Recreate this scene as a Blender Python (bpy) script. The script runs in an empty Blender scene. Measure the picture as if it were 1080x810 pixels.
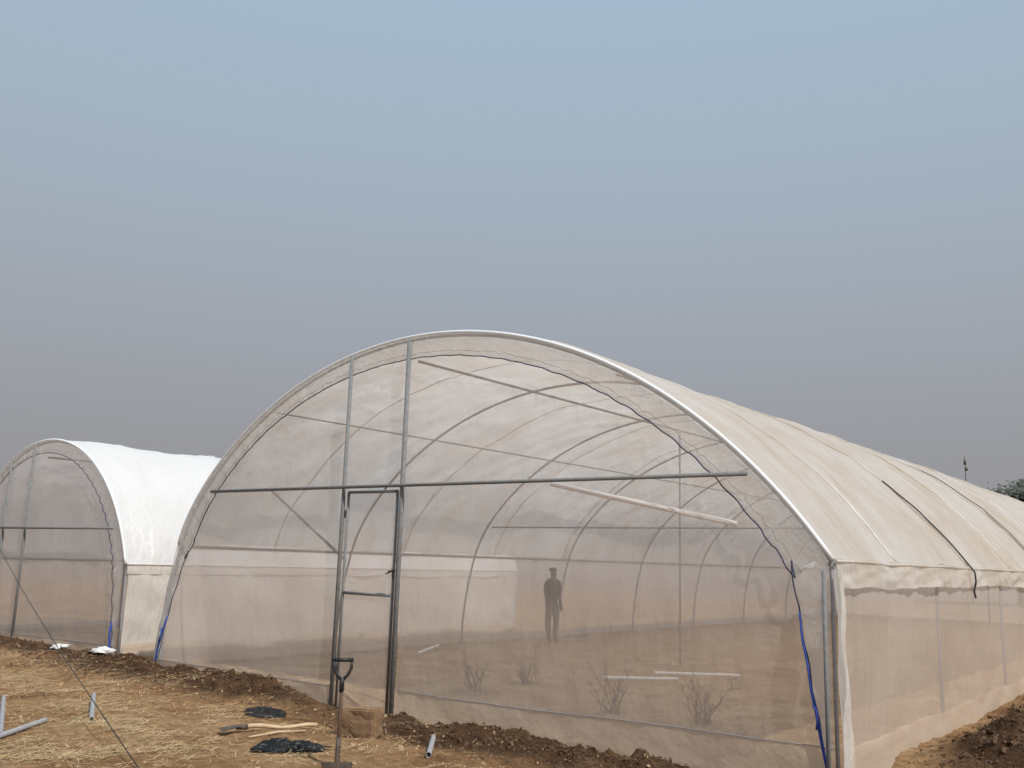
import bpy, bmesh, math, random
from mathutils import Vector, Matrix, noise
random.seed(7)
C = bpy.context.scene.collection
PI = math.pi
def R(d): return math.radians(d)
# ---------------------------------------------------------------- helpers
def tag(o, label=None, cat=None, group=None, kind=None):
    if label: o['label'] = label
    if cat: o['category'] = cat
    if group: o['group'] = group
    if kind: o['kind'] = kind
    return o
def empty(name, loc, rz=0):
    o = bpy.data.objects.new(name, None); C.objects.link(o)
    o.location = loc; o.rotation_euler = (0, 0, rz); o.empty_display_size = .2
    return o
class MB:
    def __init__(s): s.v = []; s.f = []
    def add(s, vs, fs):
        b = len(s.v); s.v += [tuple(v) for v in vs]; s.f += [tuple(b+i for i in f) for f in fs]
    def grid(s, rows, closed=False):
        n = len(rows[0]); vs = [p for r in rows for p in r]; fs = []
        for j in range(len(rows)-1):
            for i in range(n-1 + (1 if closed else 0)):
                a = j*n+i; b = j*n+(i+1) % n
                fs.append((a, b, b+n, a+n))
        s.add(vs, fs)
    def tube(s, pts, r, n=8, caps=True):
        pts = [Vector(p) for p in pts]; rows = []
        rr = r if isinstance(r, (list, tuple)) else [r]*len(pts)
        up = None
        for i, p in enumerate(pts):
            t = (pts[min(i+1, len(pts)-1)] - pts[max(i-1, 0)]).normalized()
            if up is None:
                up = Vector((0, 0, 1)) if abs(t.z) < .9 else Vector((1, 0, 0))
            sd = t.cross(up)
            if sd.length < 1e-4: sd = t.cross(Vector((.3, 1, .2)))
            sd.normalize(); up = sd.cross(t).normalized()
            rows.append([p + sd*math.cos(2*PI*k/n)*rr[i] + up*math.sin(2*PI*k/n)*rr[i] for k in range(n)])
        b = len(s.v); s.grid(rows, True)
        if caps:
            s.f.append(tuple(b+k for k in reversed(range(n))))
            e = b+(len(pts)-1)*n; s.f.append(tuple(e+k for k in range(n)))
    def box(s, c, d, rz=0, rx=0):
        m = Matrix.Rotation(rz, 3, 'Z') @ Matrix.Rotation(rx, 3, 'X'); c = Vector(c)
        vs = [c + m @ Vector((x*d[0]/2, y*d[1]/2, z*d[2]/2)) for x in (-1, 1) for y in (-1, 1) for z in (-1, 1)]
        s.add(vs, [(0, 1, 3, 2), (4, 6, 7, 5), (0, 4, 5, 1), (2, 3, 7, 6), (0, 2, 6, 4), (1, 5, 7, 3)])
    def build(s, name, mat, parent=None, smooth=True, loc=None):
        me = bpy.data.meshes.new(name); me.from_pydata(s.v, [], s.f); me.update()
        bm = bmesh.new(); bm.from_mesh(me); bmesh.ops.recalc_face_normals(bm, faces=bm.faces); bm.to_mesh(me); bm.free()
        me.materials.append(mat)
        if smooth: me.polygons.foreach_set('use_smooth', [True]*len(me.polygons))
        o = bpy.data.objects.new(name, me); C.objects.link(o)
        if parent: o.parent = parent
        if loc: o.location = loc
        return o
def N(x, y, z=0.0): return noise.noise(Vector((x, y, z)))
def fbm(x, y, z=0.0, o=4):
    a = 1; t = 0
    for k in range(o):
        t += a*N(x, y, z+k*7.3); x *= 2.03; y *= 2.03; a *= .5
    return t
# ---------------------------------------------------------------- materials
def mat(name):
    m = bpy.data.materials.new(name); m.use_nodes = True; nt = m.node_tree; nt.nodes.clear()
    out = nt.nodes.new('ShaderNodeOutputMaterial'); return m, nt, out
def nz(nt, scale, detail=5, rough=.6, stretch=None, coord='Object', rot=None):
    tc = nt.nodes.new('ShaderNodeTexCoord'); mp = nt.nodes.new('ShaderNodeMapping')
    if stretch: mp.inputs['Scale'].default_value = stretch
    if rot: mp.inputs['Rotation'].default_value = rot
    nt.links.new(tc.outputs[coord], mp.inputs[0])
    n = nt.nodes.new('ShaderNodeTexNoise'); n.inputs['Scale'].default_value = scale
    n.inputs['Detail'].default_value = detail; n.inputs['Roughness'].default_value = rough
    nt.links.new(mp.outputs[0], n.inputs[0]); return n
def ramp(nt, src, stops):
    r = nt.nodes.new('ShaderNodeValToRGB'); el = r.color_ramp.elements
    el[0].position = stops[0][0]; el[0].color = (*stops[0][1], 1)
    el[1].position = stops[-1][0]; el[1].color = (*stops[-1][1], 1)
    for p, c in stops[1:-1]:
        e = el.new(p); e.color = (*c, 1)
    nt.links.new(src, r.inputs[0]); return r
def plain(name, c1, c2, scale=6, rough=.7, metal=0, bump=.2, stretch=None, bdist=.01):
    m, nt, out = mat(name); b = nt.nodes.new('ShaderNodeBsdfPrincipled')
    n = nz(nt, scale, 6, .65, stretch); r = ramp(nt, n.outputs[0], [(.32, c1), (.68, c2)])
    nt.links.new(r.outputs[0], b.inputs['Base Color']); b.inputs['Roughness'].default_value = rough
    b.inputs['Metallic'].default_value = metal
    bp = nt.nodes.new('ShaderNodeBump'); bp.inputs['Strength'].default_value = bump; bp.inputs['Distance'].default_value = bdist
    nt.links.new(n.outputs[0], bp.inputs['Height']); nt.links.new(bp.outputs[0], b.inputs['Normal'])
    nt.links.new(b.outputs[0], out.inputs[0]); return m
def fabric(name, c1, c2, alpha, avar=.1, trans=.5, scale=.8, stretch=None, bump=.3, bscale=3, bstretch=None, gloss=0.0, low=None, lowamt=.6, dust=None, brot=None):
    """thin cloth / net / film: a share of clear holes, the rest scatters to both sides"""
    m, nt, out = mat(name); L = nt.links.new
    n = nz(nt, scale, 6, .6, stretch); r = ramp(nt, n.outputs[0], [(.35, c1), (.65, c2)])
    n2 = nz(nt, bscale, 5, .6, bstretch, rot=brot)
    bp = nt.nodes.new('ShaderNodeBump'); bp.inputs['Strength'].default_value = bump; bp.inputs['Distance'].default_value = .05
    L(n2.outputs[0], bp.inputs['Height'])
    col = r.outputs[0]
    if dust:
        for sc_, st_, am in ((1.1, (.35, 1.6, .35), .60), (.7, (1, .7, 1), .60), (3.5, (.5, 1.2, .5), .38)):
            nd = nz(nt, sc_, 8, .74, st_); rd_ = ramp(nt, nd.outputs[0], [(.46, (0, 0, 0)), (.68, (am, am, am))])
            mx = nt.nodes.new('ShaderNodeMix'); mx.data_type = 'RGBA'; L(rd_.outputs[0], mx.inputs[0]); L(col, mx.inputs[6]); mx.inputs[7].default_value = (*dust, 1)
            col = mx.outputs[2]
    if low:   # dust gathered towards the ground
        tc = nt.nodes.new('ShaderNodeTexCoord'); sx = nt.nodes.new('ShaderNodeSeparateXYZ'); L(tc.outputs['Object'], sx.inputs[0])
        mr = nt.nodes.new('ShaderNodeMapRange'); mr.interpolation_type = 'SMOOTHSTEP'; mr.inputs[1].default_value = 2.2; mr.inputs[2].default_value = 0
        mr.inputs[3].default_value = 0; mr.inputs[4].default_value = lowamt; L(sx.outputs[2], mr.inputs[0])
        mx = nt.nodes.new('ShaderNodeMix'); mx.data_type = 'RGBA'; L(mr.outputs[0], mx.inputs[0]); L(col, mx.inputs[6]); mx.inputs[7].default_value = (*low, 1)
        col = mx.outputs[2]
    d = nt.nodes.new('ShaderNodeBsdfDiffuse'); t = nt.nodes.new('ShaderNodeBsdfTranslucent')
    L(col, d.inputs[0]); L(col, t.inputs[0]); L(bp.outputs[0], d.inputs['Normal']); L(bp.outputs[0], t.inputs['Normal'])
    m1 = nt.nodes.new('ShaderNodeMixShader'); m1.inputs[0].default_value = trans; L(d.outputs[0], m1.inputs[1]); L(t.outputs[0], m1.inputs[2])
    last = m1.outputs[0]
    if gloss:
        g = nt.nodes.new('ShaderNodeBsdfGlossy'); g.inputs['Roughness'].default_value = .35; L(bp.outputs[0], g.inputs['Normal'])
        mg = nt.nodes.new('ShaderNodeMixShader'); mg.inputs[0].default_value = gloss; L(last, mg.inputs[1]); L(g.outputs[0], mg.inputs[2]); last = mg.outputs[0]
    if alpha < 1:
        tr = nt.nodes.new('ShaderNodeBsdfTransparent'); m2 = nt.nodes.new('ShaderNodeMixShader')
        mr = nt.nodes.new('ShaderNodeMapRange'); mr.inputs[1].default_value = .3; mr.inputs[2].default_value = .7
        mr.inputs[3].default_value = alpha-avar; mr.inputs[4].default_value = alpha+avar
        n3 = nz(nt, .8, 6, .6, (1, 1, .8)); L(n3.outputs[0], mr.inputs[0]); L(mr.outputs[0], m2.inputs[0])
        L(tr.outputs[0], m2.inputs[1]); L(last, m2.inputs[2]); last = m2.outputs[0]
    L(last, out.inputs[0]); return m
M = {}
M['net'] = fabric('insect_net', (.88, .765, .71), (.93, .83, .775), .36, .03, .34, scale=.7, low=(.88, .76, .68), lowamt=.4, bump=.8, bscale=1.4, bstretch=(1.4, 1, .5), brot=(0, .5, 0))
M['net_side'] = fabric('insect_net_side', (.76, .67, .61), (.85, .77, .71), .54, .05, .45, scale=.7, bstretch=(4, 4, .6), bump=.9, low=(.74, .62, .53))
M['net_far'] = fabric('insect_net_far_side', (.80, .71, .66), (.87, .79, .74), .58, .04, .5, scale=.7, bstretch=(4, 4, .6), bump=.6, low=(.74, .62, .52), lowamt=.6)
M['net_white'] = fabric('side_fabric_white', (.84, .80, .75), (.90, .87, .83), .92, .05, .4, scale=.7, bstretch=(3, 3, .5), bump=1, bscale=4, low=(.82, .75, .67), lowamt=.5)
M['film'] = fabric('roof_film', (.93, .91, .88), (.89, .865, .825), 1, 0, .60, scale=.55, stretch=(1, .5, 1), bump=1.0, bscale=2.2, bstretch=(.9, .9, .9), gloss=.07, dust=(.74, .63, .50))
M['film_clean'] = fabric('roof_film_clean', (.93, .93, .93), (.88, .88, .87), 1, 0, .35, scale=.5, bump=1.0, bscale=2.2, bstretch=(.8, 1.6, .8), gloss=.07)
M['band'] = fabric('gable_film', (.85, .83, .80), (.88, .86, .84), .54, .03, .45, scale=.8, bump=.5, bscale=6)
M['skirt'] = fabric('ground_skirt', (.74, .66, .57), (.80, .73, .65), .72, .06, .40, scale=1.4, bump=.7, bscale=3, low=(.64, .51, .39), lowamt=.85)
M['galv'] = plain('galvanised_pipe', (.26, .26, .27), (.36, .36, .37), 20, .85, 0, .05)
M['pipe_dark'] = plain('door_steel', (.16, .162, .162), (.23, .233, .235), 20, .85, 0, .05)
M['white_pipe'] = plain('white_pipe', (.82, .82, .82), (.88, .88, .88), 8, .5, 0, .05)
M['blue'] = plain('blue_rope', (.02, .045, .28), (.03, .09, .42), 60, .7, 0, .6)
M['navy'] = plain('navy_cord', (.022, .026, .06), (.045, .05, .11), 60, .7, 0, .4)
M['black'] = plain('black_strap', (.012, .012, .013), (.03, .03, .032), 15, .5, 0, .4)
M['bag'] = plain('black_plastic', (.003, .003, .003), (.008, .008, .008), 9, .34, 0, 1.0, None, .03)
M['wood'] = plain('wood_shaft', (.05, .026, .013), (.10, .052, .026), 10, .65, 0, .3, (20, 20, 1))
M['palewood'] = plain('pale_wood', (.46, .33, .20), (.62, .48, .32), 8, .8, 0, .4)
M['steel'] = plain('worn_steel', (.07, .06, .055), (.16, .12, .09), 14, .7, .3, .2)
M['mud'] = plain('mud_block', (.17, .10, .055), (.28, .175, .095), 14, .95, 0, 1.0)
M['rag'] = plain('white_scrap', (.6, .58, .55), (.78, .77, .76), 6, .5, 0, .6)
M['dryweed'] = plain('dry_weed', (.13, .095, .06), (.26, .195, .125), 6, .9)
M['straw'] = plain('straw', (.44, .31, .16), (.62, .46, .26), 3, .85)
M['clod'] = plain('dug_soil', (.065, .036, .020), (.15, .086, .048), 5, 1, 0, .8)
M['grit'] = plain('grit', (.27, .165, .09), (.48, .33, .20), 3, 1, 0, .6)
M['leaf'] = plain('far_foliage', (.07, .08, .065), (.12, .13, .10), 1, .9)  # leaf colour greyed and paled to stand in for distance haze
M['bark'] = plain('bark', (.10, .08, .06), (.16, .13, .10), 4, .9)
M['skin'] = plain('skin', (.09, .05, .033), (.12, .07, .05), 5, .55)
M['shirt'] = plain('dark_shirt', (.05, .048, .05), (.07, .066, .066), 8, .9)
M['trouser'] = plain('brown_trousers', (.16, .13, .11), (.21, .18, .155), 8, .9)
# ground
gm, nt, out = mat('earth'); L = nt.links.new
b = nt.nodes.new('ShaderNodeBsdfPrincipled'); b.inputs['Roughness'].default_value = 1; b.inputs['Specular IOR Level'].default_value = .1
n1 = nz(nt, .7, 9, .72); n2 = nz(nt, 9, 8, .7); n3 = nz(nt, 60, 4, .7)
r1 = ramp(nt, n1.outputs[0], [(.34, (.25, .132, .063)), (.44, (.43, .250, .122)), (.55, (.53, .330, .170)), (.66, (.66, .46, .27))])
r2 = ramp(nt, n2.outputs[0], [(.3, (.52, .48, .45)), (.55, (1, 1, 1)), (.75, (1.2, 1.18, 1.14))])
mx = nt.nodes.new('ShaderNodeMix'); mx.data_type = 'RGBA'; mx.blend_type = 'MULTIPLY'; mx.inputs[0].default_value = 1
L(r1.outputs[0], mx.inputs[6]); L(r2.outputs[0], mx.inputs[7])
at = nt.nodes.new('ShaderNodeAttribute'); at.attribute_name = 'dug'
rd = ramp(nt, n2.outputs[0], [(.3, (.055, .030, .016)), (.7, (.15, .085, .048))])
mx2 = nt.nodes.new('ShaderNodeMix'); mx2.data_type = 'RGBA'; L(at.outputs['Fac'], mx2.inputs[0]); L(mx.outputs[2], mx2.inputs[6]); L(rd.outputs[0], mx2.inputs[7])
# tunnel floor soil, patchy with litter, colour lightened to make up for roof shade
af = nt.nodes.new('ShaderNodeAttribute'); af.attribute_name = 'shade_lift'
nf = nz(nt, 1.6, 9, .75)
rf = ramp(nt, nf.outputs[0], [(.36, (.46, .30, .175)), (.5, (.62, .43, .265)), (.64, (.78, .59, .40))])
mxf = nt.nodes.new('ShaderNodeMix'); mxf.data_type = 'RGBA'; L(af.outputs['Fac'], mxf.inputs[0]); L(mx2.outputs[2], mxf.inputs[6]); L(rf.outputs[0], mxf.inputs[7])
# distance haze painted into the ground colour, paler further out
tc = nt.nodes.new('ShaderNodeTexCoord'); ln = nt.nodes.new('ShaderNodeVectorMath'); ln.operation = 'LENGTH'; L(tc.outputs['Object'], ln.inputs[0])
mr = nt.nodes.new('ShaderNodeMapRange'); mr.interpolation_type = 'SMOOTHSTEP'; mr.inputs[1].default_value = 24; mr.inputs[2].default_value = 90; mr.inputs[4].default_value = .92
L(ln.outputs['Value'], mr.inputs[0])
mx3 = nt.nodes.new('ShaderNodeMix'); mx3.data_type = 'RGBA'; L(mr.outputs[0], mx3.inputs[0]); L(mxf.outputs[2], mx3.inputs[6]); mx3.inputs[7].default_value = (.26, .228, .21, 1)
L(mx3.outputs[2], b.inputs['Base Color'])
ad = nt.nodes.new('ShaderNodeMath'); ad.operation = 'MULTIPLY_ADD'; L(n3.outputs[0], ad.inputs[0]); ad.inputs[1].default_value = .4; L(n2.outputs[0], ad.inputs[2])
bp = nt.nodes.new('ShaderNodeBump'); bp.inputs['Strength'].default_value = 1; bp.inputs['Distance'].default_value = .10
L(ad.outputs[0], bp.inputs['Height']); L(bp.outputs[0], b.inputs['Normal']); L(b.outputs[0], out.inputs[0])
# ---------------------------------------------------------------- camera
H = 1.6; PITCH = R(10.6); ROLL = .0308; F = 1000.0
cam = bpy.data.objects.new('camera', bpy.data.cameras.new('camera')); C.objects.link(cam)
cam.matrix_world = Matrix.Translation((0, 0, H)) @ Matrix.Rotation(PI/2+PITCH, 4, 'X') @ Matrix.Rotation(ROLL, 4, 'Z')
cam.data.sensor_width = 36; cam.data.lens = 36*F/1080; cam.data.clip_end = 3000; cam.data.clip_start = .05
bpy.context.scene.camera = cam
def G(px, py, z=0.0):
    u = (px-540)/F; v = (405-py)/F
    d = (cam.matrix_world.to_3x3() @ Vector((u, v, -1)))
    t = (z-H)/d.z; return Vector((d.x*t, d.y*t, z))
# ---------------------------------------------------------------- layout
AZ = R(38.0)
S = Vector((math.sin(AZ), math.cos(AZ), 0)); D = Vector((-S.y, S.x, 0))
P1 = Vector((2.70, 8.00, 0)); P2 = Vector((-5.80, 14.8, 0))
STEP1 = 3.25
G1 = dict(P=P1, hw=4.78, eave=1.68, rise=2.48, L=STEP1*9)
G2 = dict(P=P2, hw=2.80, eave=1.38, rise=2.03, L=STEP1*3)
def loc1(x, y, P):   # -> a (leftwards along the gable), q (depth along the side)
    v = Vector((x, y, 0))-P; return v.dot(D), v.dot(S)
def smooth(a, b, x):
    t = max(0, min(1, (x-a)/(b-a))); return t*t*(3-2*t)
def ground(x, y):
    """height and how freshly dug"""
    r = math.hypot(x, y-9)
    h = .03*fbm(x*.5, y*.5, 1) + .02*fbm(x*2.3, y*2.3, 4)*(1 if r < 30 else .3)
    if r < 12: h += .008*fbm(x*8, y*8, 14, 2)
    dug = 0
    a, q = loc1(x, y, P1)
    p = -q
    door = smooth(4.3, 4.9, a)*(1-smooth(6.0, 6.5, a))
    # the ground falls away a little from the door to the right corner
    h -= .14*smooth(6.4, 5.0, a)*math.exp(-(max(0, abs(p-.3)-.5)/.7)**2)*smooth(-3, -.3, a)
    if -1 < a < 11.6 and -.8 < p < 2.4:
        wid = .46+.16*N(a*.9, 3.3)+.10*smooth(5, 3.5, a)
        c = .60+.15*N(a*.7, 8.1)
        k = math.exp(-((p-c)/wid)**2)*smooth(.2, 1.4, a)*(1-smooth(10.2, 11.2, a))
        k *= (1-.6*door)*(.85+.4*N(a*1.3, 1.7))
        h += .17*k + .12*k*fbm(x*3.5, y*3.5, 2) + .06*k*fbm(x*12, y*12, 6, 3); dug = max(dug, min(1, k*2.4))
        h -= .06*math.exp(-((p-.14)/.14)**2)
        h -= .05*math.exp(-((p-.05)/.30)**2)*math.exp(-((a-4.9)/1.2)**2)
        dug = max(dug, .9*math.exp(-((p-.1)/.25)**2)*(1-.3*door))
    if -2.8 < a < .1 and -.6 < q < 30:    # heap along the right-hand side wall
        s = -a; c = 1.0+.2*N(q*.5, 5.5)
        k = math.exp(-((s-c)/(.5))**2)*smooth(.2, 1.8, q)*(.8+.5*N(q*.8, 2.2))
        h += .32*k + .11*k*fbm(x*3.5, y*3.5, 9) + .05*k*fbm(x*12, y*12, 6, 3); dug = max(dug, min(1, k*2.4))
    a2, q2 = loc1(x, y, P2); p2 = -q2
    if -.8 < a2 < 8 and -.5 < p2 < 2:
        k = math.exp(-((p2-.45)/.36)**2)*smooth(-.8, 0, a2)*(.8+.5*N(a2*1.1, 6.6))
        h += .15*k + .06*k*fbm(x*5, y*5, 2); dug = max(dug, min(1, k*2.2))
    if -1.4 < a2 < 0 and 0 < q2 < 10: dug = max(dug, .15)
    dug = max(0, min(1, dug + (.35*fbm(x*3, y*3, 12) if dug > .12 else 0)))
    if 0 < a < 9.5 and 0.1 < q < 30: dug = 0; h += .03*fbm(x*1.7, y*1.7, 8)
    return h, dug
def shade_lift(x, y):  # mask where the floor colour is lightened against the roof's shade
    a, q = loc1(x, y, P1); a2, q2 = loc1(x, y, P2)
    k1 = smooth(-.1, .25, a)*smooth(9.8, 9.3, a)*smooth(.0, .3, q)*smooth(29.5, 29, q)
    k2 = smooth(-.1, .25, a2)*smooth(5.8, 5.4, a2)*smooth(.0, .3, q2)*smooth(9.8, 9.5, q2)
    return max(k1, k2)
def axis(lo, hi, step, far, n=34):
    core = [lo+i*step for i in range(int((hi-lo)/step)+1)]
    out_ = []; r = 1.0
    for _ in range(60):
        sm = step*(r**(n+1)-r)/(r-1) if r > 1.0001 else step*n
        if sm >= far: break
        r += .01
    acc = 0; s_ = step
    for _ in range(n):
        s_ *= r; acc += s_; out_.append(acc)
    return [lo-a for a in reversed(out_)] + core + [core[-1]+a for a in out_]
xs = axis(-8.5, 5.8, .04, 900, 38); ys = axis(6.6, 17.0, .04, 900, 38)
verts = []; dugs = []; lifts = []
for y in ys:
    for x in xs:
        h, d = ground(x, y) if abs(x) < 60 and abs(y) < 80 else (0, 0)
        verts.append((x, y, h)); dugs.append(d); lifts.append(shade_lift(x, y))
nx = len(xs)
faces = [(j*nx+i, j*nx+i+1, (j+1)*nx+i+1, (j+1)*nx+i) for j in range(len(ys)-1) for i in range(nx-1)]
me = bpy.data.meshes.new('ground'); me.from_pydata(verts, [], faces); me.update()
att = me.attributes.new('dug', 'FLOAT', 'POINT'); att.data.foreach_set('value', dugs)
att = me.attributes.new('shade_lift', 'FLOAT', 'POINT'); att.data.foreach_set('value', lifts)
me.polygons.foreach_set('use_smooth', [True]*len(me.polygons)); me.materials.append(gm)
go = bpy.data.objects.new('ground', me); C.objects.link(go)
tag(go, 'dry orange tan earth with dug soil along the tunnels', 'ground', kind='structure')
def gz(x, y): return ground(x, y)[0]
# ---------------------------------------------------------------- polytunnel
def arc(P, n, dr=0.0):
    hw, r = P['hw'], P['rise']; Rr = (hw*hw+r*r)/(2*r); zc = P['eave']+r-Rr
    pm = math.asin(min(1, hw/Rr)) if r <= hw else PI-math.asin(hw/Rr)
    return [(-hw+(Rr+dr)*math.sin(-pm+2*pm*i/n), zc+(Rr+dr)*math.cos(-pm+2*pm*i/n)) for i in range(n+1)]
def arch_z(P, x, dr=0):     # local x in [-2hw, 0]
    hw, r = P['hw'], P['rise']; Rr = (hw*hw+r*r)/(2*r); zc = P['eave']+r-Rr
    return zc+math.sqrt(max(0, (Rr+dr)**2-(x+hw)**2))
def outline(P, n=90):
    """full hoop outline, ground - eave - arch - eave - ground; returns (x, z, inset)"""
    hw = P['hw']; pts = []
    m = 24; sc = .8 if hw < 4 else 1
    for i in range(m): pts.append((-2*hw, P['eave']*i/m, (.03+.29*(i/m)**.9)*sc))
    A = arc(P, n)
    for i, (x, z) in enumerate(A):
        k = abs(2*i/n-1); pts.append((x, z, (.25+.07*k**3)*sc))
    for i in range(m): 
        t = 1-(i+1)/m; pts.append((0, P['eave']*t, (.03+.29*t**.9)*sc))
    return pts
def roof_dr(q, t, clean, seed, hoop_step=STEP1):
    sag = math.sin(PI*q/hoop_step)**2
    edge = math.sin(PI*t)**.5 if 0 < t < 1 else 0
    first = smooth(0, .5, q)
    dr = .035-.045*sag*edge*(1-clean*.3)
    return dr + first*(.050*N(q*.5+seed, t*3, 3)+.038*N(q*1.4+t*7, t*5+seed, 6)+.026*(1-2*abs(N(q*1.5-t*11, t*7+q*.9, 1)))+.022*(1-2*abs(N(q*2.1+t*9, t*8-q*.6, 21)))+.012*N(q*6, t*16, 11))*(.4+.6*edge)
def tunnel(P, label, mats, bar_h, door_a, posts, clean, hoop_step=STEP1, seed=0):
    root = empty('polytunnel', P['P'], -AZ)
    tag(root, label, 'polytunnel')
    hw, eave, Lg = P['hw'], P['eave'], P['L']; W = 2*hw
    nh = int(round(Lg/hoop_step))+1
    m = MB(); pts = [(-W, 0, -.3), (-W, 0, 0), (-W, 0, eave*.25), (-W, 0, eave*.5), (-W, 0, eave*.75)] + [(x, 0, z) for x, z in arc(P, 64)] + [(0, 0, eave*.5), (0, 0, -.3)]
    m.tube(pts, .018, 8)
    h0 = m.build('hoop', M['galv'], root)
    for k in range(1, nh):
        h = bpy.data.objects.new('hoop', h0.data); C.objects.link(h); h.parent = root; h.location = (0, k*hoop_step, 0)
    m = MB(); m.tube([(x, -.045, z) for x, z in arc(P, 80, .03)], .021, 8); m.build('edge_roll', M['white_pipe'], root)
    # rails along the length
    Rr = (hw*hw+P['rise']**2)/(2*P['rise']); zc0 = eave+P['rise']-Rr; pm = math.asin(hw/Rr)
    m = MB(); m.tube([(-hw-.05, 0, eave+P['rise']-.27), (-hw-.05, Lg, eave+P['rise']-.27)], .017); m.build('ridge_rail', M['galv'], root)
    if not clean:
        for f in (-.5, .5):
            ph = pm*f; m = MB(); px_, pz_ = -hw+(Rr-.04)*math.sin(ph), zc0+(Rr-.04)*math.cos(ph)
            m.tube([(px_, 0, pz_), (px_, Lg, pz_)], .011); m.build('purlin', M['galv'], root)
    for x in (-W, 0):
        m = MB(); xx = x+(.04 if x else -.04); m.tube([(xx, 0, eave-.02), (xx, Lg, eave-.02)], .014); m.build('side_rail', M['galv'], root)
    # gable cross bars
    for yy in (-.135, Lg-.06):
        xa = -hw-math.sqrt(max(0, Rr**2-(bar_h-zc0)**2))
        m = MB(); m.tube([(xa+.34, yy, bar_h), (-W-xa-.06, yy, bar_h)], .020); m.build('cross_bar', M['pipe_dark'], root)
    for k, a in enumerate(posts):
        m = MB(); m.tube([(-a, -.10, -.45), (-a, -.10, arch_z(P, -a)-.04)], .028 if k == 0 and not clean else .024); m.build('gable_post', M['pipe_dark'], root)
    m = MB(); m.tube([(-hw, Lg, -.1), (-hw, Lg, arch_z(P, -hw)-.02)], .024); m.build('gable_post', M['galv'], root)
    # roof film
    m = MB(); nA = 130; step = .09
    nq = int(Lg/step)+1; rows = []
    hwR = Rr; zc = zc0
    for j in range(nq+1):
        q = -.03+(Lg+.06)*j/nq; row = []
        for i in range(nA+1):
            t = i/nA; ph = -pm+2*pm*t
            dr = roof_dr(q, t, clean, seed)
            row.append((-hw+(hwR+dr)*math.sin(ph), q, zc+(hwR+dr)*math.cos(ph)))
        rows.append(row)
    m.grid(rows); rc = m.build('roof_cover', mats['roof'], root)
    # joined edges of the film sheets
    for q in ((1.7, 4.6, 7.2, 9.6, 12.6, 16.0, 22.4) if not clean else (3.1, 6.2)):
        m = MB(); jj = int(round((q+.03)/(Lg+.06)*nq)); r0 = rows[min(nq, jj)]
        m.tube([(x+(x+hw)/hwR*.006, y, z+(z-zc)/hwR*.006) for (x, y, z) in r0], .013, 6); m.build('seam', mats['roof'], rc)
    # flap of film hanging from each eave
    for sgn, x0 in ((-1, -W), (1, 0)):
        big = 1 if (sgn > 0 and not clean) else .3
        m = MB(); frows = []; nj = int(Lg/.05)
        for j in range(nj+1):
            q = Lg*j/nj
            if big == 1: bot = .25+.03*N(q*.5, 4.4+seed)+.022*N(q*1.8, 1.1)+.006*N(q*9, 3.1)
            else: bot = (.17 if sgn > 0 else .08)+.012*N(q*1.3, 4.4+seed)
            row = []
            for i in range(11):
                t = i/10
                off = .045+(.03*t+.055*t*N(q*1.4+t*1.4, t*1.2, 5+seed)+.026*t*N(q*5-t, t*2, 2)+.016*N(q*2.5+t*2, t*5, 9)*math.sin(PI*t))*big
                row.append((x0+sgn*off, q-.02+.02*t*N(q*3, 7), eave+.03-bot*t))
            frows.append(row)
        m.grid(frows); fl = m.build('eave_flap', mats['roof'] if big == 1 else mats['side_r'], root)
        m = MB(); m.tube([(x0+sgn*.055, -.03+Lg*k/40, eave+.005+.012*N(k*.7, seed)) for k in range(41)], .010); m.build('film_clamp', mats['roof'], root)
    # side nets
    for sgn, x0 in ((-1, -W), (1, 0)):
        m = MB(); nrows = []; nj = int(Lg/.06); nn_ = 16; cr = 1.7 if clean else 1
        for j in range(nj+1):
            q = .02+(Lg-.04)*j/nj
            nrows.append([(x0+sgn*(.03+.045*cr*math.sin(PI*i/nn_)*N(q*1.3+i*.07, i*.14, 3+seed)+.02*cr*N(q*5+i*.09, i*.13, 8)), q, eave*i/nn_) for i in range(nn_+1)])
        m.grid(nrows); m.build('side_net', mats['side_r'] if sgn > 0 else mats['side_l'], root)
        m = MB(); nrows = []
        for j in range(nj+1):
            q = .02+(Lg-.04)*j/nj; top = (.23+.03*N(q*.8, 2+seed)+.015*N(q*3, 2))*(1 if sgn > 0 else .5)
            nrows.append([(x0+sgn*(.06+.10*(1-i/5)**2+.035*N(q*2, i*.4, 1+seed)), q, -.06+(top+.03)*i/5) for i in range(6)])
        m.grid(nrows); m.build('ground_skirt', M['skirt'], root)
    # gable nets
    def gable(y, cut, name, sg):
        m = MB()
        def strip(xa, xb, z0, topf):
            n = max(2, int((xb-xa)/.09)); rows = []
            for k in range(n+1):
                x = xa+(xb-xa)*k/n; zt = topf(x); rows.append([])
                for i in range(29):
                    z = z0+(zt-z0)*i/28
                    w = math.sin(PI*i/28)**.6*(.040*N(x*.9+z*.3+seed, z*.8, 2)+.014*N(x*2.6-z*1.6, z*1.0+x, 7)+.004*N(x*8, z*3, 5))
                    rows[-1].append((x, y+sg*w, z))
            m.grid(rows)
        tf = lambda x: arch_z(P, x, -.03)
        if cut:
            a0, a1, zt = cut
            strip(-W+.03, -a1, -.1, tf); strip(-a0, -.03, -.1, tf); strip(-a1, -a0, zt, tf)
        else: strip(-W+.03, -.03, -.1, tf)
        return m.build(name, mats['net'], root)
    gable(-.03, (door_a[0], door_a[1], bar_h) if door_a else None, 'gable_net', 1)
    gable(Lg+.05, None, 'gable_net', 1)
    # gable film edging
    O = outline(P, 220)
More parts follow.
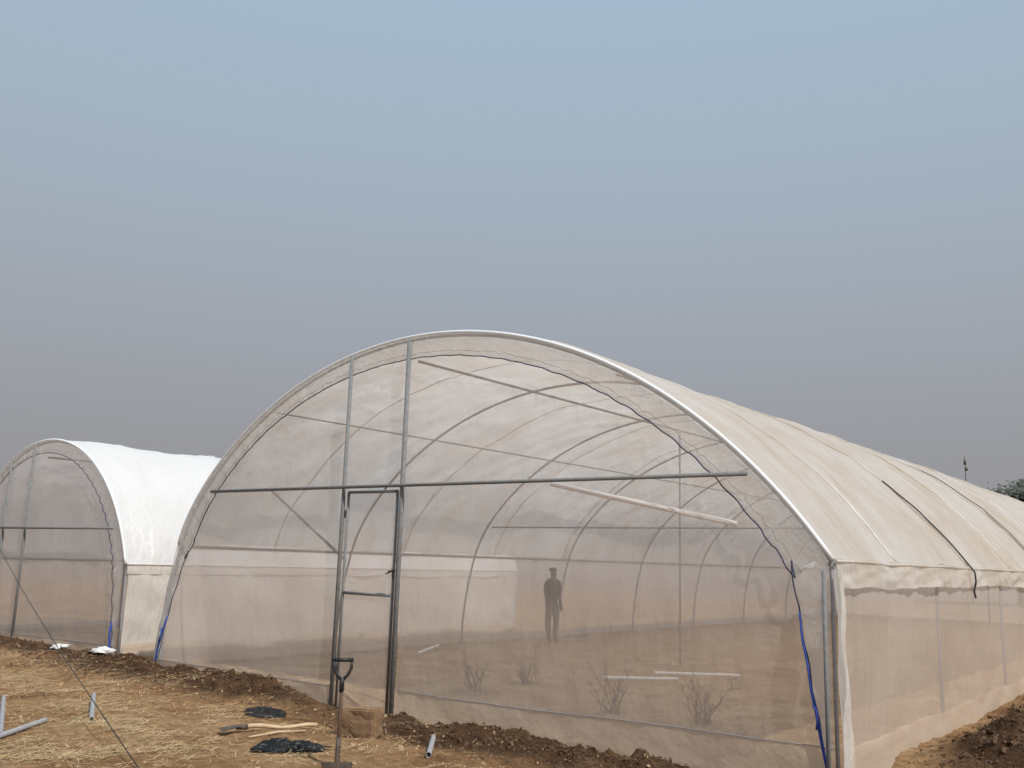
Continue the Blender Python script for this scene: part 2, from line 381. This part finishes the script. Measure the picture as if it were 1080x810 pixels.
    for yy, sg in ((-.065, -1), (Lg+.10, 1)):
        m = MB(); brow = []
        for k, (x, z, ins) in enumerate(O):
            if z >= eave: dv = Vector((-hw-x, 0, zc-z)).normalized()
            else: dv = Vector((1 if x < -hw else -1, 0, 0))
            ins2 = ins*(1+.02*N(k*.25, seed)+.018*math.sin(k*1.05))
            row = []
            for i in range(8):
                t = i/7
                w = .008*N(k*.33+seed, t*.4, 4)+.010*N(k*1.1, t*.3, 9)+.007*math.sin(k*1.05)*t
                row.append((x+dv.x*ins2*t, yy+sg*(w*(.2+.8*t)+.015*(1-t)), z+dv.z*ins2*t+(.03 if z >= eave else 0)*(1-t)))
            brow.append(row)
        m.grid(brow); m.build('gable_film', M['band'], root)
        if sg < 0:
            m = MB(); m.tube([tuple(Vector(r[-1])+Vector((0, -.022, .006*N(kk*.8, 2)))) for kk, r in enumerate(brow)], .0065, 6); m.build('lacing_cord', M['navy'], root)
            m = MB(); m.tube([tuple((Vector(r[5]).lerp(Vector(r[6]), .5+.9*N(kk*.6, 3)))+Vector((0, -.008, 0))) for kk, r in enumerate(brow) if r[0][2] >= eave], .0022, 4); m.build('film_seam', M['pipe_dark'], root)
            e0 = brow
    # blue straps where the lacing ties down to the ground
    for side in (0, 1):
        nn = 11 if side == 0 else (19 if not clean else 10)
        rs = e0[:nn] if side == 0 else e0[-nn:]
        pl = [Vector((r[-1][0], -.12+.03*smooth(nn-5, nn-1, k if side == 0 else nn-1-k), r[-1][2])) for k, r in enumerate(rs)]
        if side == 1: pl = pl[::-1]
        m = MB(); m.tube([pl[0]+Vector((.01, -.01, -.2))]+pl, [(.013 if k < 11 else .009) for k in range(len(pl)+1)], 8)
        ko = pl[7]
        m.tube([ko+Vector((-.02, -.01, .04)), ko+Vector((.01, -.02, .01)), ko+Vector((.018, -.02, -.06)), ko+Vector((.01, -.02, -.14))], .009, 6)
        m.build('tie_down_rope', M['blue'], root)
    # front ground skirt
    segs = [(-W, -door_a[1]-.06), (-door_a[0]+.10, 0)] if door_a else [(-W, 0)]
    for xa, xb in segs:
        m = MB(); rows_ = []; n = int((xb-xa)/.05)
        for k in range(n+1):
            x = xa+(xb-xa)*k/n
            top = (.17+.05*smooth(-4, 0, x)+.015*N(x*.8, 5+seed))*(1 if x > -5.2 else .65)*(.8 if clean else 1)
            rows_.append([(x, -.10-.06*(1-i/7)**2-.026*N(x*1.4+i*.12, i*.25, seed)-.009*N(x*5+i*.3, i*.3, 3), -.30+(top+.30)*i/7) for i in range(8)])
        m.grid(rows_); fs_ = m.build('front_skirt', M['skirt'], root)
        m = MB(); m.tube([Vector(r[-1])+Vector((0, -.004, 0)) for r in rows_], .004, 5); m.build('hem', M['galv'], fs_)
    # door
    if door_a:
        a0, a1 = door_a; m = MB(); y = -.09; zb = -.12
        x0, x1 = -a1+.05, -a0-.05
        for pa, pb in (((x0, y, zb), (x0, y, bar_h-.06)), ((x1, y, zb), (x1, y, bar_h-.06)), ((x0, y, zb), (x1, y, zb)), ((x0, y, bar_h-.06), (x1, y, bar_h-.06)), ((x0, y, 1.18), (x1, y, 1.18))):
            m.tube([pa, pb], .018)
        dr_ = m.build('door', M['pipe_dark'], root)
        m = MB(); dro = [[(x0+(x1-x0)*i/8, y-.0+.008*N(i*.8, j*.5, seed), zb+(bar_h-.06-zb)*j/20) for i in range(9)] for j in range(21)]
        m.grid(dro); m.build('door_net', mats['net'], dr_)
        m = MB(); m.tube([(x1-.06, y-.06, 1.42), (x1+.09, y-.07, 1.47)], .008, 6); m.tube([(x1, y-.0, 1.45), (x1+.0, y-.08, 1.45)], .012, 6)
        m.tube([(x1+.04, y-.07, 1.47), (x1+.05, y-.06, 1.36)], .006, 6); m.build('latch', M['black'], dr_)
        for zz in (.3, 2.1):
            m = MB(); m.box((x0-.03, y, zz), (.07, .02, .09)); m.build('hinge', M['steel'], dr_, False)
    return root
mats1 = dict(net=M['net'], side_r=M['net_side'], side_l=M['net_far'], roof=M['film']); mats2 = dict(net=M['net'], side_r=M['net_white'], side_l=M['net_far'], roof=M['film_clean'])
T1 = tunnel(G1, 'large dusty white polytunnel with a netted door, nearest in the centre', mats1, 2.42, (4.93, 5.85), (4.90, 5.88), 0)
T2 = tunnel(G2, 'smaller cleaner white polytunnel at the left edge behind the large one', mats2, 1.92, None, (3.17, 3.98), 1, seed=11)
# extra pipes of the large tunnel
def part(name, m_, pts, r, parent=T1, n=8):
    m = MB(); m.tube(pts, r, n); return m.build(name, m_, parent)
part('corner_post', M['pipe_dark'], [(-.02, -.155, -.35), (-.02, -.14, 1.60)], .018)
part('brace', M['pipe_dark'], [(-7.45, .02, 2.42), (-5.9, .02, 1.55)], .017)
part('brace', M['white_pipe'], [(-2.9, .03, 2.40), (-.85, .03, 1.99)], .026)
part('tie_bar', M['galv'], [(-9.0, 6.5, 2.24), (-.45, 6.5, 2.24)], .014)
part('inner_post', M['galv'], [(-4.83, 6.5, -.1), (-4.83, 6.5, 3.9)], .015)
# straps across the lower roof
Rr1 = (4.78**2+2.48**2)/(2*2.48); zc1 = 1.68+2.48-Rr1; pm1 = math.asin(4.78/Rr1)
for q, t0 in ((4.5, .875), (9.6, .76)):
    for sgn in (1, -1):
        m = MB(); pts = []
        for i in range(61):
            t = t0+(1-t0)*i/60; tt = t if sgn > 0 else 1-t
            qq = q+.03*math.sin(i*.11); rr = Rr1+roof_dr(qq, tt, 0, 0)+.026*smooth(t0, t0+.05, t)+.010; ph = -pm1+2*pm1*tt
            pts.append((-4.78+rr*math.sin(ph), qq, zc1+rr*math.cos(ph)))
        e = .13 if sgn > 0 else -2*4.78-.13
        pts += [(e, q, 1.64), (e+.01, q-.02, 1.53), (e-.01, q-.05, 1.42), (e, q-.03, 1.34)]
        m.tube(pts, .011 if q < 6 else .008, 6); m.build('roof_strap', M['black'], T1)
m = MB(); rows = []
for j in range(41):
    z = 1.62-1.80*j/40; w = .10+.20*(j/40)
    rows.append([(.085+.04*N(i*.6, z*2)+.028*math.sin(i*1.1+z*1.6), -.13+w*i/9+.05*N(z*1.5, 3), z) for i in range(10)])
m.grid(rows); m.build('corner_cloth', M['net_white'], T1)
# loose side cloth hanging outside the frame at the far-left corner
m = MB(); rows = []
for j in range(45):
    t = j/44; z = 1.78-1.86*t; w = .05+.28*t**.7+.03*N(t*5, 2)
    rows.append([(-9.56-w*i/12+.01, -.02+.10*i/12+.035*math.sin(i*1.3+z*1.2)+.03*N(i*.5, z*2, 6), z-.03*math.sin(i*1.1)*t) for i in range(13)])
m.grid(rows); m.build('corner_cloth', M['net_white'], T1)
# bend the far-left side of the large tunnel into one sweeping curve down to the ground
done = set()
def ease(o):
    if o.type == 'MESH' and o.data.name not in done:
        done.add(o.data.name)
        for v in o.data.vertices:
            if v.co.x < -6.5:
                z = v.co.z; k = math.exp(-(z-1.7)/.6) if z > 1.7 else max(0, z/1.7)**2
                v.co.x += .27*k*smooth(-6.5, -8.2, v.co.x)
    for c in o.children: ease(c)
bpy.context.view_layer.update()
for c in T1.children: ease(c)
# ---------------------------------------------------------------- loose things
def lump(n, fx, seed, sub=2, name='lump'):
    bm = bmesh.new(); bmesh.ops.create_icosphere(bm, subdivisions=sub, radius=1)
    for v in bm.verts:
        v.co = v.co*(1+n*noise.noise(v.co*fx+Vector((seed, 0, 0)))+n*.5*noise.noise(v.co*fx*2.7+Vector((seed, 5, 0))))
    vs = [v.co.copy() for v in bm.verts]; fs = [tuple(v.index for v in f.verts) for f in bm.faces]; bm.free(); return vs, fs
protos = [lump(.9, 1.9, s, 2) for s in range(8)]
protos1 = [lump(.9, 1.7, s, 1) for s in range(8)]
def clods(name, spots, m_, label, cat):
    m = MB()
    for (x, y, s) in spots:
        vs, fs = random.choice(protos if s > .03 else protos1); rot = Matrix.Rotation(random.uniform(0, 6.3), 3, 'Z') @ Matrix.Rotation(random.uniform(0, 3), 3, 'X')
        c = Vector((x, y, gz(x, y)+s*.1)); sc = Vector((s*random.uniform(.7, 1.3), s*random.uniform(.7, 1.3), s*random.uniform(.4, .9)))
        m.add([c+rot @ Vector((v.x*sc.x, v.y*sc.y, v.z*sc.z)) for v in vs], fs)
    return tag(m.build(name, m_, None, False), label, cat, kind='stuff')
sp = []
while len(sp) < 11000:      # along the front of the large tunnel
    a = random.uniform(-.2, 11); p = max(.18, random.gauss(.62, .32))
    if 4.9 < a < 6.0 and random.random() < .7: continue
    if a < 1.2 and random.random() < .6: continue
    w = P1+D*a-S*p; sp.append((w.x, w.y, min(.04, .004+random.expovariate(240))))
while len(sp) < 13000:
    a = random.uniform(-.5, 6.5); p = max(.14, random.gauss(.5, .25)); w = P2+D*a-S*p; sp.append((w.x, w.y, min(.045, .006+random.expovariate(150))))
while len(sp) < 18000:
    q = random.uniform(0, 8); s = max(.25, random.gauss(1.05, .40)); w = P1-D*s+S*q; sp.append((w.x, w.y, min(.05, .004+random.expovariate(160))))
clods('soil_clods', sp, M['clod'], 'dark brown clods of freshly dug soil heaped along the tunnel walls', 'soil')
sp = []
while len(sp) < 5200:
    x = random.uniform(-9, 6); y = random.uniform(6.5, 17)
    a, q = loc1(x, y, P1)
    if q < -.3: sp.append((x, y, min(.025, .003+random.expovariate(220))))
clods('pebbles', sp, M['grit'], 'small stones and crumbs strewn over the bare earth', 'pebbles')
# straw
m = MB()
for _ in range(14000):
    px = random.gauss(100, 120); py = random.uniform(690, 800)
    if random.random() < .25: px = random.uniform(-100, 520); py = random.uniform(700, 815)
    g = G(px, py); x, y = g.x, g.y
    if fbm(x*1.3, y*1.3, 30) < .10 and random.random() < .85: continue
    a, q = loc1(x, y, P1)
    if q > -.5: continue
    l = random.uniform(.03, .17); an = random.gauss(.3, 1.3); w = random.uniform(.001, .0028)
    z = gz(x, y)+random.uniform(.003, .025); dz = random.uniform(-.01, .025)
    dx, dy = math.cos(an)*l/2, math.sin(an)*l/2; ox, oy = -math.sin(an)*w, math.cos(an)*w
    m.add([(x-dx-ox, y-dy-oy, z), (x-dx+ox, y-dy+oy, z+.001), (x+dx+ox, y+dy+oy, z+dz), (x+dx-ox, y+dy-oy, z+dz)], [(0, 1, 2, 3)])
tag(m.build('straw', M['straw'], None, False), 'dry straw scattered over the earth at lower left', 'straw', kind='stuff')
# shovel
g = G(355, 812); sh = empty('shovel', (g.x, g.y, gz(g.x, g.y)-.30), R(14))
tag(sh, 'shovel with black D handle standing upright in the earth', 'shovel')
m = MB(); m.tube([(0, 0, .34), (0, .0, .50), (0, 0, .95)], [.017, .015, .014], 10); m.build('shaft', M['wood'], sh)
m = MB(); m.tube([(0, 0, .88), (0, 0, .94), (0, 0, .98)], [.02, .02, .017], 10)
m.tube([(0, 0, .96), (-.040, 0, 1.0), (-.066, 0, 1.05), (-.068, 0, 1.115)], .012, 8); m.tube([(0, 0, .96), (.040, 0, 1.0), (.066, 0, 1.05), (.068, 0, 1.115)], .012, 8)
m.tube([(-.080, 0, 1.115), (.080, 0, 1.115)], .016, 10); m.build('grip', M['black'], sh)
m = MB(); rows = []
for j in range(13):
    z = .35-.34*j/12; hwid = .115*(1 if j < 7 else math.sqrt(max(.02, 1-((j-7)/5.2)**2)))
    rows.append([(hwid*(i/6-1), -.022+.035*(i/6-1)**2-.008*math.cos(j*.4), z+.018*(1-(i/6-1)**2)*(1 if j == 0 else 0)) for i in range(13)])
m.grid(rows); m.grid([[(p[0], p[1]+.004, p[2]) for p in r] for r in rows])
m.tube([(0, -.012, .24), (0, -.012, .35), (0, 0, .44), (0, 0, .54)], [.010, .020, .021, .018], 10)
m.tube([(-.115, .010, .352), (-.05, -.014, .366)], .007, 6); m.tube([(.115, .010, .352), (.05, -.014, .366)], .007, 6)
m.build('blade', M['steel'], sh)
# block beside the door
g = G(377, 774); bm = bmesh.new(); bmesh.ops.create_cube(bm, size=1)
bmesh.ops.scale(bm, vec=(.40, .20, .26), verts=bm.verts); bmesh.ops.bevel(bm, geom=bm.edges[:], offset=.014, segments=3, affect='EDGES')
bmesh.ops.subdivide_edges(bm, edges=bm.edges[:], cuts=5, use_grid_fill=True)
for v in bm.verts: v.co += v.co.normalized()*(.02*noise.noise(v.co*9)+.010*noise.noise(v.co*30))
me = bpy.data.meshes.new('earth_block'); bm.to_mesh(me); bm.free(); me.materials.append(M['mud'])
o = bpy.data.objects.new('earth_block', me); C.objects.link(o); o.location = (g.x, g.y+.1, gz(g.x, g.y)+.12); o.rotation_euler = (R(2), R(-2), R(-22))
tag(o, 'brown earth block sitting on the ground just behind the shovel', 'block')
# black flat disc
g = G(280, 749); m = MB(); rows = []
for j in range(9):
    rr = .20*j/8
    rows.append([(rr*math.cos(t*PI/16)*(1.1+.1*N(t*.3, 1)), rr*math.sin(t*PI/16)*.95, .02*(1-(j/8)**2)+.025*N(j*.5, math.cos(t*PI/16)*3, math.sin(t*PI/16)*3)) for t in range(32)])
m.grid(rows, True); m.grid([[(p[0]*1.01, p[1]*1.01, p[2]-.015) for p in r] for r in rows], True)
m.grid([rows[-1], [(p[0]*1.01, p[1]*1.01, p[2]-.015) for p in rows[-1]]], True)
o = m.build('rubber_disc', M['bag'], None, True, (g.x, g.y, gz(g.x, g.y)+.035))
o.rotation_euler = (R(9), R(3), .3)
tag(o, 'round flat black rubber disc lying on the soil left of the block', 'rubber disc')
# hoe
A_ = G(334, 764); B_ = G(256, 771); A_.z = gz(A_.x, A_.y)+.04; B_.z = gz(B_.x, B_.y)+.05
hoe = empty('hoe', B_); tag(hoe, 'hoe with pale wooden handle lying on the ground left of the shovel', 'hoe')
v = A_-B_; m = MB(); m.tube([v*t/8+Vector((0, 0, .012*math.sin(t*1.1))) for t in range(9)], [.018+.003*math.sin(t) for t in range(9)], 10); m.build('handle', M['palewood'], hoe)
dn = v.normalized(); sd = dn.cross(Vector((0, 0, 1)))
m = MB(); rows = [[-dn*(.02+.20*j/6)+sd*(.04+.035*j/6)*(i/3-1)+Vector((0, 0, .02-.03*(j/6)**2-.012*(i/3-1)**2)) for i in range(7)] for j in range(7)]
m.grid(rows); m.grid([[p+Vector((0, 0, -.006)) for p in r] for r in rows]); m.tube([dn*.04, -dn*.06], .024, 10); m.build('blade', M['steel'], hoe)
A_ = G(262, 778); B_ = G(322, 771); m = MB(); m.tube([(A_.x, A_.y, gz(A_.x, A_.y)+.015), ((A_.x+B_.x)/2, (A_.y+B_.y)/2, gz((A_.x+B_.x)/2, (A_.y+B_.y)/2)+.02), (B_.x, B_.y, gz(B_.x, B_.y)+.015)], [.010, .012, .008], 6)
tag(m.build('stick', M['palewood']), 'thin pale stick lying just in front of the hoe handle', 'stick')
# black bag, crumpled
g = G(302, 792); bm = bmesh.new(); bmesh.ops.create_icosphere(bm, subdivisions=5, radius=1)
for v_ in bm.verts:
    c = v_.co.copy(); an = math.atan2(c.y, c.x)
    k = 1+.75*noise.noise(Vector((math.cos(an)*2.6, math.sin(an)*2.6, 3)))
    rid = 1-3*abs(noise.noise(c*2.0+Vector((4, 1, 2)))); rid2 = 1-2.5*abs(noise.noise(c*5+Vector((1, 7, 2))))
    v_.co = Vector((c.x*.29*k, c.y*.15*k, max(-.015, c.z*.025+ (.04*rid+.028*rid2)*max(0, 1-(c.x**2+c.y**2)*.8)*(1 if c.z > 0 else 0))))
for v_ in bm.verts: v_.co += Vector((.02*noise.noise(v_.co*9), .02*noise.noise(v_.co*9+Vector((5, 5, 5))), 0))
me = bpy.data.meshes.new('plastic_bag'); bm.to_mesh(me); bm.free(); me.materials.append(M['bag'])
me.polygons.foreach_set('use_smooth', [True]*len(me.polygons))
o = bpy.data.objects.new('plastic_bag', me); C.objects.link(o); o.location = (g.x, g.y, gz(g.x, g.y)+.02); tag(o, 'crumpled black plastic bag lying on the ground left of the shovel foot', 'plastic bag')
A_ = G(322, 789); B_ = G(350, 792)
m = MB(); m.tube([A_.lerp(B_, t/6)+Vector((0, .02*math.sin(t), .03+gz(A_.x, A_.y))) for t in range(7)], [.008]*7, 6)
tag(m.build('cord', M['black']), 'short black cord between the black bag and the shovel', 'cord')
# pipes on the ground
def ground_pipe(p0, p1, r, label, z0=.0, z1=.0, m_='galv'):
    a = G(*p0); b_ = G(*p1); a.z = gz(a.x, a.y)+r+z0; b_.z = gz(b_.x, b_.y)+r+z1
    mid = (a+b_)/2; m = MB(); d = (b_-a).normalized()
    m.tube([a-mid, b_-mid], r, 14, caps=False); m.tube([b_-mid, a-mid], r*.82, 14, caps=False)
    for e, s_ in ((a-mid, -1), (b_-mid, 1)):
        up = Vector((0, 0, 1)); sd = d.cross(up).normalized(); up = sd.cross(d)
        m.grid([[e+(sd*math.cos(k*PI/7)+up*math.sin(k*PI/7))*r for k in range(14)], [e+(sd*math.cos(k*PI/7)+up*math.sin(k*PI/7))*r*.82 for k in range(14)]], True)
    o = m.build('pipe_offcut' if m_ == 'galv' else 'plastic_pipe', M[m_], None, True, mid); return tag(o, label, 'pipe')
ground_pipe((452, 797), (461, 757), .024, 'short grey pipe lying on the dug soil right of the shovel', .0, .03)
ground_pipe((-20, 786), (47, 765), .024, 'grey pipe lying slantwise at the lower left corner')
ground_pipe((96, 761), (98, 741), .024, 'short grey pipe offcut lying alone left of the hoe', 0, .06)
ground_pipe((0, 778), (3, 742), .022, 'short upright grey pipe end at the left edge of the photo', 0, .06)
ground_pipe((636, 720), (714, 719), .024, 'white pipe on the tunnel floor, the left one of two', .02, .02, m_='white_pipe')
ground_pipe((690, 713), (780, 715), .024, 'white pipe on the tunnel floor, the right one of two', .02, .02, m_='white_pipe')
ground_pipe((440, 692), (462, 685), .022, 'short white pipe on the tunnel floor behind the door', .02, .02, m_='white_pipe')
# white scraps
for (px, py, s, lb) in ((62, 690, .13, 'crumpled white plastic scrap lying before the smaller tunnel'), (106, 699, .15, 'crumpled white plastic scrap beside the blue rope of the smaller tunnel')):
    g = G(px, py); vs, fs = lump(.8, 2.0, px, 3); m = MB(); m.add([Vector((v.x*s, v.y*s*.7, max(-.01, v.z*s*.4))) for v in vs], fs)
    tag(m.build('plastic_scrap', M['rag'], None, True, (g.x, g.y, gz(g.x, g.y)+.03)), lb, 'plastic scrap')
# guy rope
a = P2+D*4.6+Vector((0, 0, 1.95))-S*.1; b_ = G(150, 816)
m = MB(); m.tube([a.lerp(b_, t/12)-Vector((0, 0, .10*math.sin(PI*t/12))) for t in range(13)], .005, 5)
tag(m.build('guy_rope', M['black']), 'thin dark guy rope running down from the smaller tunnel to the foreground', 'rope')
# weeds inside
def weed(px, py, h, n, label):
    g = G(px, py); m = MB(); g.z = gz(g.x, g.y)
    for k in range(n):
        an = random.uniform(0, 6.3); le = random.uniform(.05, .45); hh = h*random.uniform(.35, 1); o0 = Vector((random.gauss(0, .06), random.gauss(0, .06), 0))
        p = [o0]
        for t in range(1, 6):
            f = t/5; p.append(o0+Vector((math.cos(an)*le*f*h*(1+.4*f), math.sin(an)*le*f*h, hh*f))+Vector((random.gauss(0, .018), random.gauss(0, .018), random.gauss(0, .010))))
        m.tube(p, [.006, .006, .005, .004, .003, .002], 4)
        for t in range(2, 6):
            for s in range(3):
                d = Vector((random.gauss(0, 1), random.gauss(0, 1), random.uniform(0, 1.4))).normalized()
                b0 = p[t]; l = random.uniform(.04, .11); w = d.cross(Vector((0, 0, 1))).normalized()*.006
                m.add([b0, b0+d*l*.5+w, b0+d*l, b0+d*l*.5-w], [(0, 1, 2, 3)])
    tag(m.build('dry_weed', M['dryweed'], None, False, g), label, 'weed', 'dry weeds growing inside the large tunnel')
weed(500, 729, .48, 15, 'low dry weed inside the tunnel, leftmost, right of the door')
weed(556, 724, .40, 14, 'low dry weed inside the tunnel, second from the left')
weed(645, 752, .62, 13, 'tallest dry weed inside the tunnel, near the left end of the white pipes')
weed(740, 765, .44, 15, 'dry weed inside the tunnel, in front of the right white pipe')
weed(785, 786, .28, 11, 'small dry weed inside the tunnel, nearest the right corner')
# litter on the tunnel floor
m = MB()
for _ in range(5000):
    a = random.uniform(.4, 9.2); q = random.uniform(.3, 12); w_ = P1+D*a+S*q; x, y = w_.x, w_.y
    if fbm(x*.9, y*.9, 41) < 0 and random.random() < .8: continue
    l = random.uniform(.05, .22); an = random.uniform(0, PI); w = random.uniform(.002, .005); z = gz(x, y)+random.uniform(.004, .02)
    dx, dy = math.cos(an)*l/2, math.sin(an)*l/2; ox, oy = -math.sin(an)*w, math.cos(an)*w
    m.add([(x-dx-ox, y-dy-oy, z), (x-dx+ox, y-dy+oy, z+.001), (x+dx+ox, y+dy+oy, z+.012), (x+dx-ox, y+dy-oy, z+.011)], [(0, 1, 2, 3)])
tag(m.build('straw', M['straw'], None, False), 'dry straw litter on the floor inside the large tunnel', 'straw', kind='stuff')
# ---------------------------------------------------------------- person inside the large tunnel, by its far side wall
PX, PY = .98, 20.2
pr = empty('person', (PX, PY, gz(PX, PY)), R(35)); pr.scale = (.92, .92, .92); tag(pr, 'person in dark shirt and brown trousers standing inside the large tunnel by its far wall', 'person')
def skin(name, vs, es, rad, m_, parent, root=0, sub=2):
    me = bpy.data.meshes.new(name); me.from_pydata(vs, es, []); me.materials.append(m_)
    o = bpy.data.objects.new(name, me); C.objects.link(o); o.parent = parent
    md = o.modifiers.new('skin', 'SKIN'); md.use_smooth_shade = True
    if not me.skin_vertices: me.skin_vertices.new()
    for i, r_ in enumerate(rad):
        me.skin_vertices[0].data[i].radius = (r_, r_) if not isinstance(r_, tuple) else r_
    me.skin_vertices[0].data[root].use_root = True
    s = o.modifiers.new('sub', 'SUBSURF'); s.levels = sub; s.render_levels = sub
    return o
BV = [(0, 0, .86), (0, 0, 1.05), (0, 0, 1.25), (0, 0, 1.36), (0, -.01, 1.42), (0, -.02, 1.50), (0, -.015, 1.58)]
BE = [(i, i+1) for i in range(6)]; BR = [.11, .10, .12, .065, .048, .085, .07]
for s in (-1, 1):
    b0 = len(BV); BV += [(s*.16, 0, 1.31), (s*.19, .01, 1.05), (s*.20, -.06, .83), (s*.20, -.08, .76), (s*.205, -.09, .69)]; BR += [.052, .040, .030, .03, .016]
    BE += [(3, b0), (b0, b0+1), (b0+1, b0+2), (b0+2, b0+3), (b0+3, b0+4)]
    for f in (-1, 0, 1):
        k = len(BV); BV.append((s*.195, -.09+f*.02, .68)); BR.append(.009); BE.append((b0+3, k))
    b0 = len(BV); BV += [(s*.085, 0, .80), (s*.095, -.03*s, .45), (s*.10, .02*s, .08), (s*.11, -.10+.02*s, .03)]; BR += [.08, .052, .038, .035]
    BE += [(0, b0), (b0, b0+1), (b0+1, b0+2), (b0+2, b0+3)]
skin('body', BV, BE, BR, M['skin'], pr)
skin('shirt', [(0, 0, .86), (0, 0, 1.05), (0, 0, 1.25), (0, 0, 1.37), (.17, 0, 1.32), (.195, .01, 1.08), (-.17, 0, 1.32), (-.195, .01, 1.08)], [(0, 1), (1, 2), (2, 3), (3, 4), (4, 5), (3, 6), (6, 7)], [.13, .125, .14, .07, .068, .055, .068, .055], M['shirt'], pr)
skin('trousers', [(0, 0, .90)]+[p for s in (-1, 1) for p in ((s*.085, 0, .80), (s*.095, -.03*s, .45), (s*.10, .02*s, .10))], [(0, 1), (1, 2), (2, 3), (0, 4), (4, 5), (5, 6)], [.12, .096, .072, .060, .096, .072, .060], M['trouser'], pr)
vs, fs = lump(.1, 2, 1, 2); m = MB(); m.add([Vector((v.x*.088, v.y*.098+.01, v.z*.06)) for v in vs], fs); m.build('hair', M['black'], pr, True, (0, 0, 1.60))
# ---------------------------------------------------------------- far trees and mast beyond the roof
def tree(x, y, h, wd, label):
    root = empty('tree', (x, y, 0)); tag(root, label, 'tree', 'far trees beyond the tunnel roof')
    m = MB(); m.tube([(0, 0, -.1), (.1, 0, h*.3), (-.1, .1, h*.6), (0, 0, h*.85)], [.2, .16, .11, .04], 8)
    for k in range(6):
        an = k*1.05; m.tube([(0, 0, h*(.35+.06*k)), (math.cos(an)*wd*.5, math.sin(an)*wd*.5, h*(.6+.05*k))], [.07, .03], 6)
    m.build('trunk', M['bark'], root)
    m = MB(); cl = [(random.gauss(0, wd*.33), random.gauss(0, wd*.33), h*random.uniform(.5, .95), random.uniform(.4, .9)) for _ in range(22)]
    for _ in range(3500):
        c = random.choice(cl); p = Vector((c[0], c[1], c[2]))+Vector((random.gauss(0, 1), random.gauss(0, 1), random.gauss(0, .7)))*c[3]*.5
        d = Vector((random.gauss(0, 1), random.gauss(0, 1), random.gauss(0, 1))).normalized(); e = d.orthogonal().normalized()*.07; d *= .13
        m.add([p-d, p+e, p+d, p-e], [(0, 1, 2, 3)])
    m.build('crown', M['leaf'], root, False)
tree(29.8, 52.5, 7.3, 2.3, 'far bushy tree showing above the roof at the right edge of the photo')
tree(32.5, 55, 7.6, 3.2, 'far tree just out at the right edge, taller than its neighbour')
tree(28.2, 53, 6.8, 1.8, 'far low tree showing above the roof, nearest the thin mast')
mast = MB(); mast.tube([(0, 0, 0), (0, 0, 5), (0, 0, 8.6)], [.06, .04, .02], 6); mast.box((0, 0, 8.2), (.12, .08, .3)); mast.box((.06, 0, 7.8), (.14, .08, .2))
tag(mast.build('mast', M['steel'], None, True, (27.0, 56, 0)), 'thin dark antenna mast far behind the roof at right', 'mast')
# ---------------------------------------------------------------- light
sd = Vector((.56, -.76, 0)).normalized()*math.cos(R(50))+Vector((0, 0, math.sin(R(50))))
sun = bpy.data.lights.new('sun', 'SUN'); sun.energy = 3.7; sun.angle = R(.9); sun.color = (1, .95, .88)
so = bpy.data.objects.new('sun', sun); C.objects.link(so); so.rotation_euler = sd.to_track_quat('Z', 'Y').to_euler(); so.location = (0, 0, 20)
w = bpy.data.worlds.new('World'); bpy.context.scene.world = w; w.use_nodes = True; nt = w.node_tree; nt.nodes.clear(); L = nt.links.new
out = nt.nodes.new('ShaderNodeOutputWorld'); bg = nt.nodes.new('ShaderNodeBackground'); L(bg.outputs[0], out.inputs[0])
sky = nt.nodes.new('ShaderNodeTexSky'); sky.sky_type = 'NISHITA'; sky.sun_disc = False; sky.sun_elevation = R(50); sky.sun_rotation = math.atan2(sd.x, sd.y)
sky.dust_density = 4
tc = nt.nodes.new('ShaderNodeTexCoord'); sx = nt.nodes.new('ShaderNodeSeparateXYZ'); L(tc.outputs['Generated'], sx.inputs[0])
hz = ramp(nt, sx.outputs[2], [(0, (.285, .276, .285)), (.09, (.302, .300, .315)), (.20, (.335, .352, .390)), (.34, (.360, .422, .492)), (.54, (.375, .488, .596)), (1, (.34, .50, .68))])
hz.color_ramp.interpolation = 'B_SPLINE'
ma = nt.nodes.new('ShaderNodeMix'); ma.data_type = 'RGBA'; ma.blend_type = 'ADD'; ma.inputs[0].default_value = 1
ms = nt.nodes.new('ShaderNodeMix'); ms.data_type = 'RGBA'; ms.blend_type = 'MULTIPLY'; ms.inputs[0].default_value = 1; ms.inputs[7].default_value = (.003, .003, .003, 1)
L(sky.outputs[0], ms.inputs[6]); L(ms.outputs[2], ma.inputs[7]); L(hz.outputs[0], ma.inputs[6]); L(ma.outputs[2], bg.inputs[0])
vs_ = bpy.context.scene.view_settings; vs_.view_transform = 'Standard'; vs_.look = 'None'; vs_.exposure = 0
